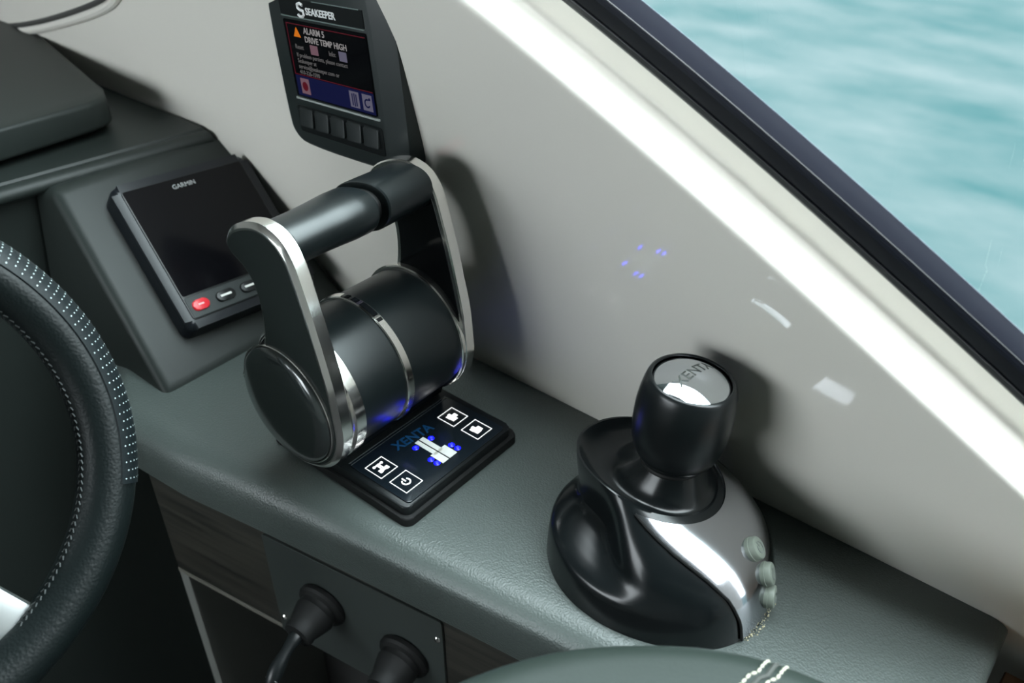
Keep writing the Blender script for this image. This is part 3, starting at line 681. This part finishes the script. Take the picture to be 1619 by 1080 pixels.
for side in (0, 1):
    a = -70.0
    while a < 25:
        for ps in (158, 172):
            q0, q1 = wpt(a, ps, Wr+.0004), wpt(a+1.0, ps+(5 if ps < 165 else -5), Wr+.0004)
            if side == 0:
                d = (q1-q0); nrm_ = d.orthogonal().normalized(); b2 = d.normalized().cross(nrm_)
                r0 = [bm.verts.new(q0+(nrm_*math.cos(k*math.pi/2)+b2*math.sin(k*math.pi/2))*.0006) for k in range(4)]
                r1 = [bm.verts.new(q1+(nrm_*math.cos(k*math.pi/2)+b2*math.sin(k*math.pi/2))*.0006) for k in range(4)]
                for k in range(4): bm.faces.new((r0[k], r0[(k+1) % 4], r1[(k+1) % 4], r1[k]))
        a += 1.9
st = from_bm('stitching', bm, mat('dark_thread', (.022, .026, .026), .7), whl); st['kind'] = 'stuff'
# spokes, hub and column
def spoke(ac):
    rr_ = []
    for k in range(13):
        r_ = .040+(.1455-.040)*k/12; hw = .016-.0035*math.sin(math.pi*k/12)
        dip = -.020*(1-k/12)**1.5*0-.004
        cen = lambda s_, z_: WC+(W1*math.cos(R(ac))+W2*math.sin(R(ac)))*(r_-.004*abs(s_/.016)**2)+(-W1*math.sin(R(ac))+W2*math.cos(R(ac)))*s_+WN*(z_+dip)
        rr_.append([cen(-hw, 0), cen(-hw*.9, .0035), cen(0, .0050), cen(hw*.9, .0035), cen(hw, 0), cen(hw*.9, -.004), cen(-hw*.9, -.004)])
    loft('spoke', rr_, SATIN, whl, True, True, True)
for ac in (-70.5, 180+70.5, 90): spoke(ac)
lathe('hub', [(.0001, .012), (.030, .010), (.044, .004), (.048, -.006), (.040, -.030), (.025, -.045)], WC, WN, BLACKP, whl, 48)
lathe('column', [(.024, -.040), (.026, -.10), (.030, -.28)], WC, WN, BLACKP, whl, 32)

# ------------------------------------------------------------------ helm seat armrest in the foreground
ar = thing('seat_armrest', 'pale sage leather seat armrest with twin seam in the foreground', 'armrest', (.36, -.11, .02))
ap = smooth_poly([(.160, -.190), (.168, -.145), (.198, -.088), (.238, -.047), (.285, -.014), (.340, .002), (.46, .012), (.60, .015), (.60, -.20), (.40, -.215), (.20, -.215)], 2)
ZA = .109
def arm_rings(sub, z0, z1, rd):
    cx = sum(p[0] for p in sub)/len(sub); cy = sum(p[1] for p in sub)/len(sub)
    rg = [[V((x, y, z0)) for x, y in sub]]
    for k in range(0, 9):
        a = R(90*k/8); d = rd*(1-math.cos(a)); z = z1-rd*.8+rd*.8*math.sin(a)
        rg.append([V((x+(cx-x)*d/.10, y+(cy-y)*d/.10, z)) for x, y in sub])
    rg.append([V((x+(cx-x)*.6, y+(cy-y)*.6, z1+.002)) for x, y in sub])
    return rg
loft('cushion', arm_rings(ap, ZA-.06, ZA, .018), PALE, ar, True, True, True)
# the seam runs across the cushion and down its outboard side
def seam_path(x, z_up):
    yo = .0                                                     # outboard edge of the cushion at this x
    for (xa, ya), (xb, yb) in zip(ap, ap[1:]+ap[:1]):
        if min(xa, xb) <= x <= max(xa, xb) and xa != xb and (ya+yb)/2 > -.1: yo = ya+(yb-ya)*(x-xa)/(xb-xa)
    pts = [V((x-.018*(yo-y)/.15, y, ZA+.0002+z_up)) for y in [yo-.19+.012*k for k in range(15)]]
    for k in range(9):
        a = R(90-90*k/8); pts.append(V((x, yo-.018+.018*math.cos(a)+z_up*math.cos(a), ZA-.0144+.0144*math.sin(a)+z_up*math.sin(a))))
    pts.append(V((x, yo+z_up, ZA-.05)))
    return pts
tube('seam', seam_path(.310, -.0002), .0016, mat('seam_shadow', (.03, .032, .028), .8), ar, 6)
tube('seam_welt', seam_path(.3150, -.0022), .0028, PALE, ar, 8); tube('seam_welt', seam_path(.3050, -.0022), .0028, PALE, ar, 8)
for xs_ in (.3050, .3150):
    pth = seam_path(xs_, .0006); bm = bmesh.new()
    tot = [0]
    for a, b in zip(pth, pth[1:]): tot.append(tot[-1]+(b-a).length)
    def at_len(l):
        for i in range(len(pth)-1):
            if tot[i] <= l <= tot[i+1]: return pth[i]+(pth[i+1]-pth[i])*((l-tot[i])/(tot[i+1]-tot[i]))
        return pth[-1]
    l = .002
    while l < tot[-1]-.004:
        q0, q1 = at_len(l), at_len(l+.0034); d = (q1-q0).normalized(); n_ = d.orthogonal().normalized(); b2 = d.cross(n_)
        rs = []
        for q, r_ in ((q0, .0003), (q0*.75+q1*.25, .0008), (q0*.25+q1*.75, .0008), (q1, .0003)):
            rs.append([bm.verts.new(q+(n_*math.cos(k*math.pi/3)+b2*math.sin(k*math.pi/3))*r_) for k in range(6)])
        for i in range(3):
            for k in range(6): bm.faces.new((rs[i][k], rs[i][(k+1) % 6], rs[i+1][(k+1) % 6], rs[i+1][k]))
        l += .0042
    o = from_bm('stitch_row', bm, mat('cream_thread', (.50, .48, .38), .7), ar); o['kind'] = 'stuff'
box('support', (.50, -.12, -.92), (.56, -.06, ZA-.058), BLACKP, ar, .004)
# teak step beside the shelf end
st_ = thing('teak_step', 'brown teak step in the corner beyond the shelf end', 'step', (.55, .1, -.9))
for k in range(5):
    box('plank', (.418+.030*k, -.05, -.060), (.4465+.030*k, .205, -.043), WOODB, st_, .001, 1)
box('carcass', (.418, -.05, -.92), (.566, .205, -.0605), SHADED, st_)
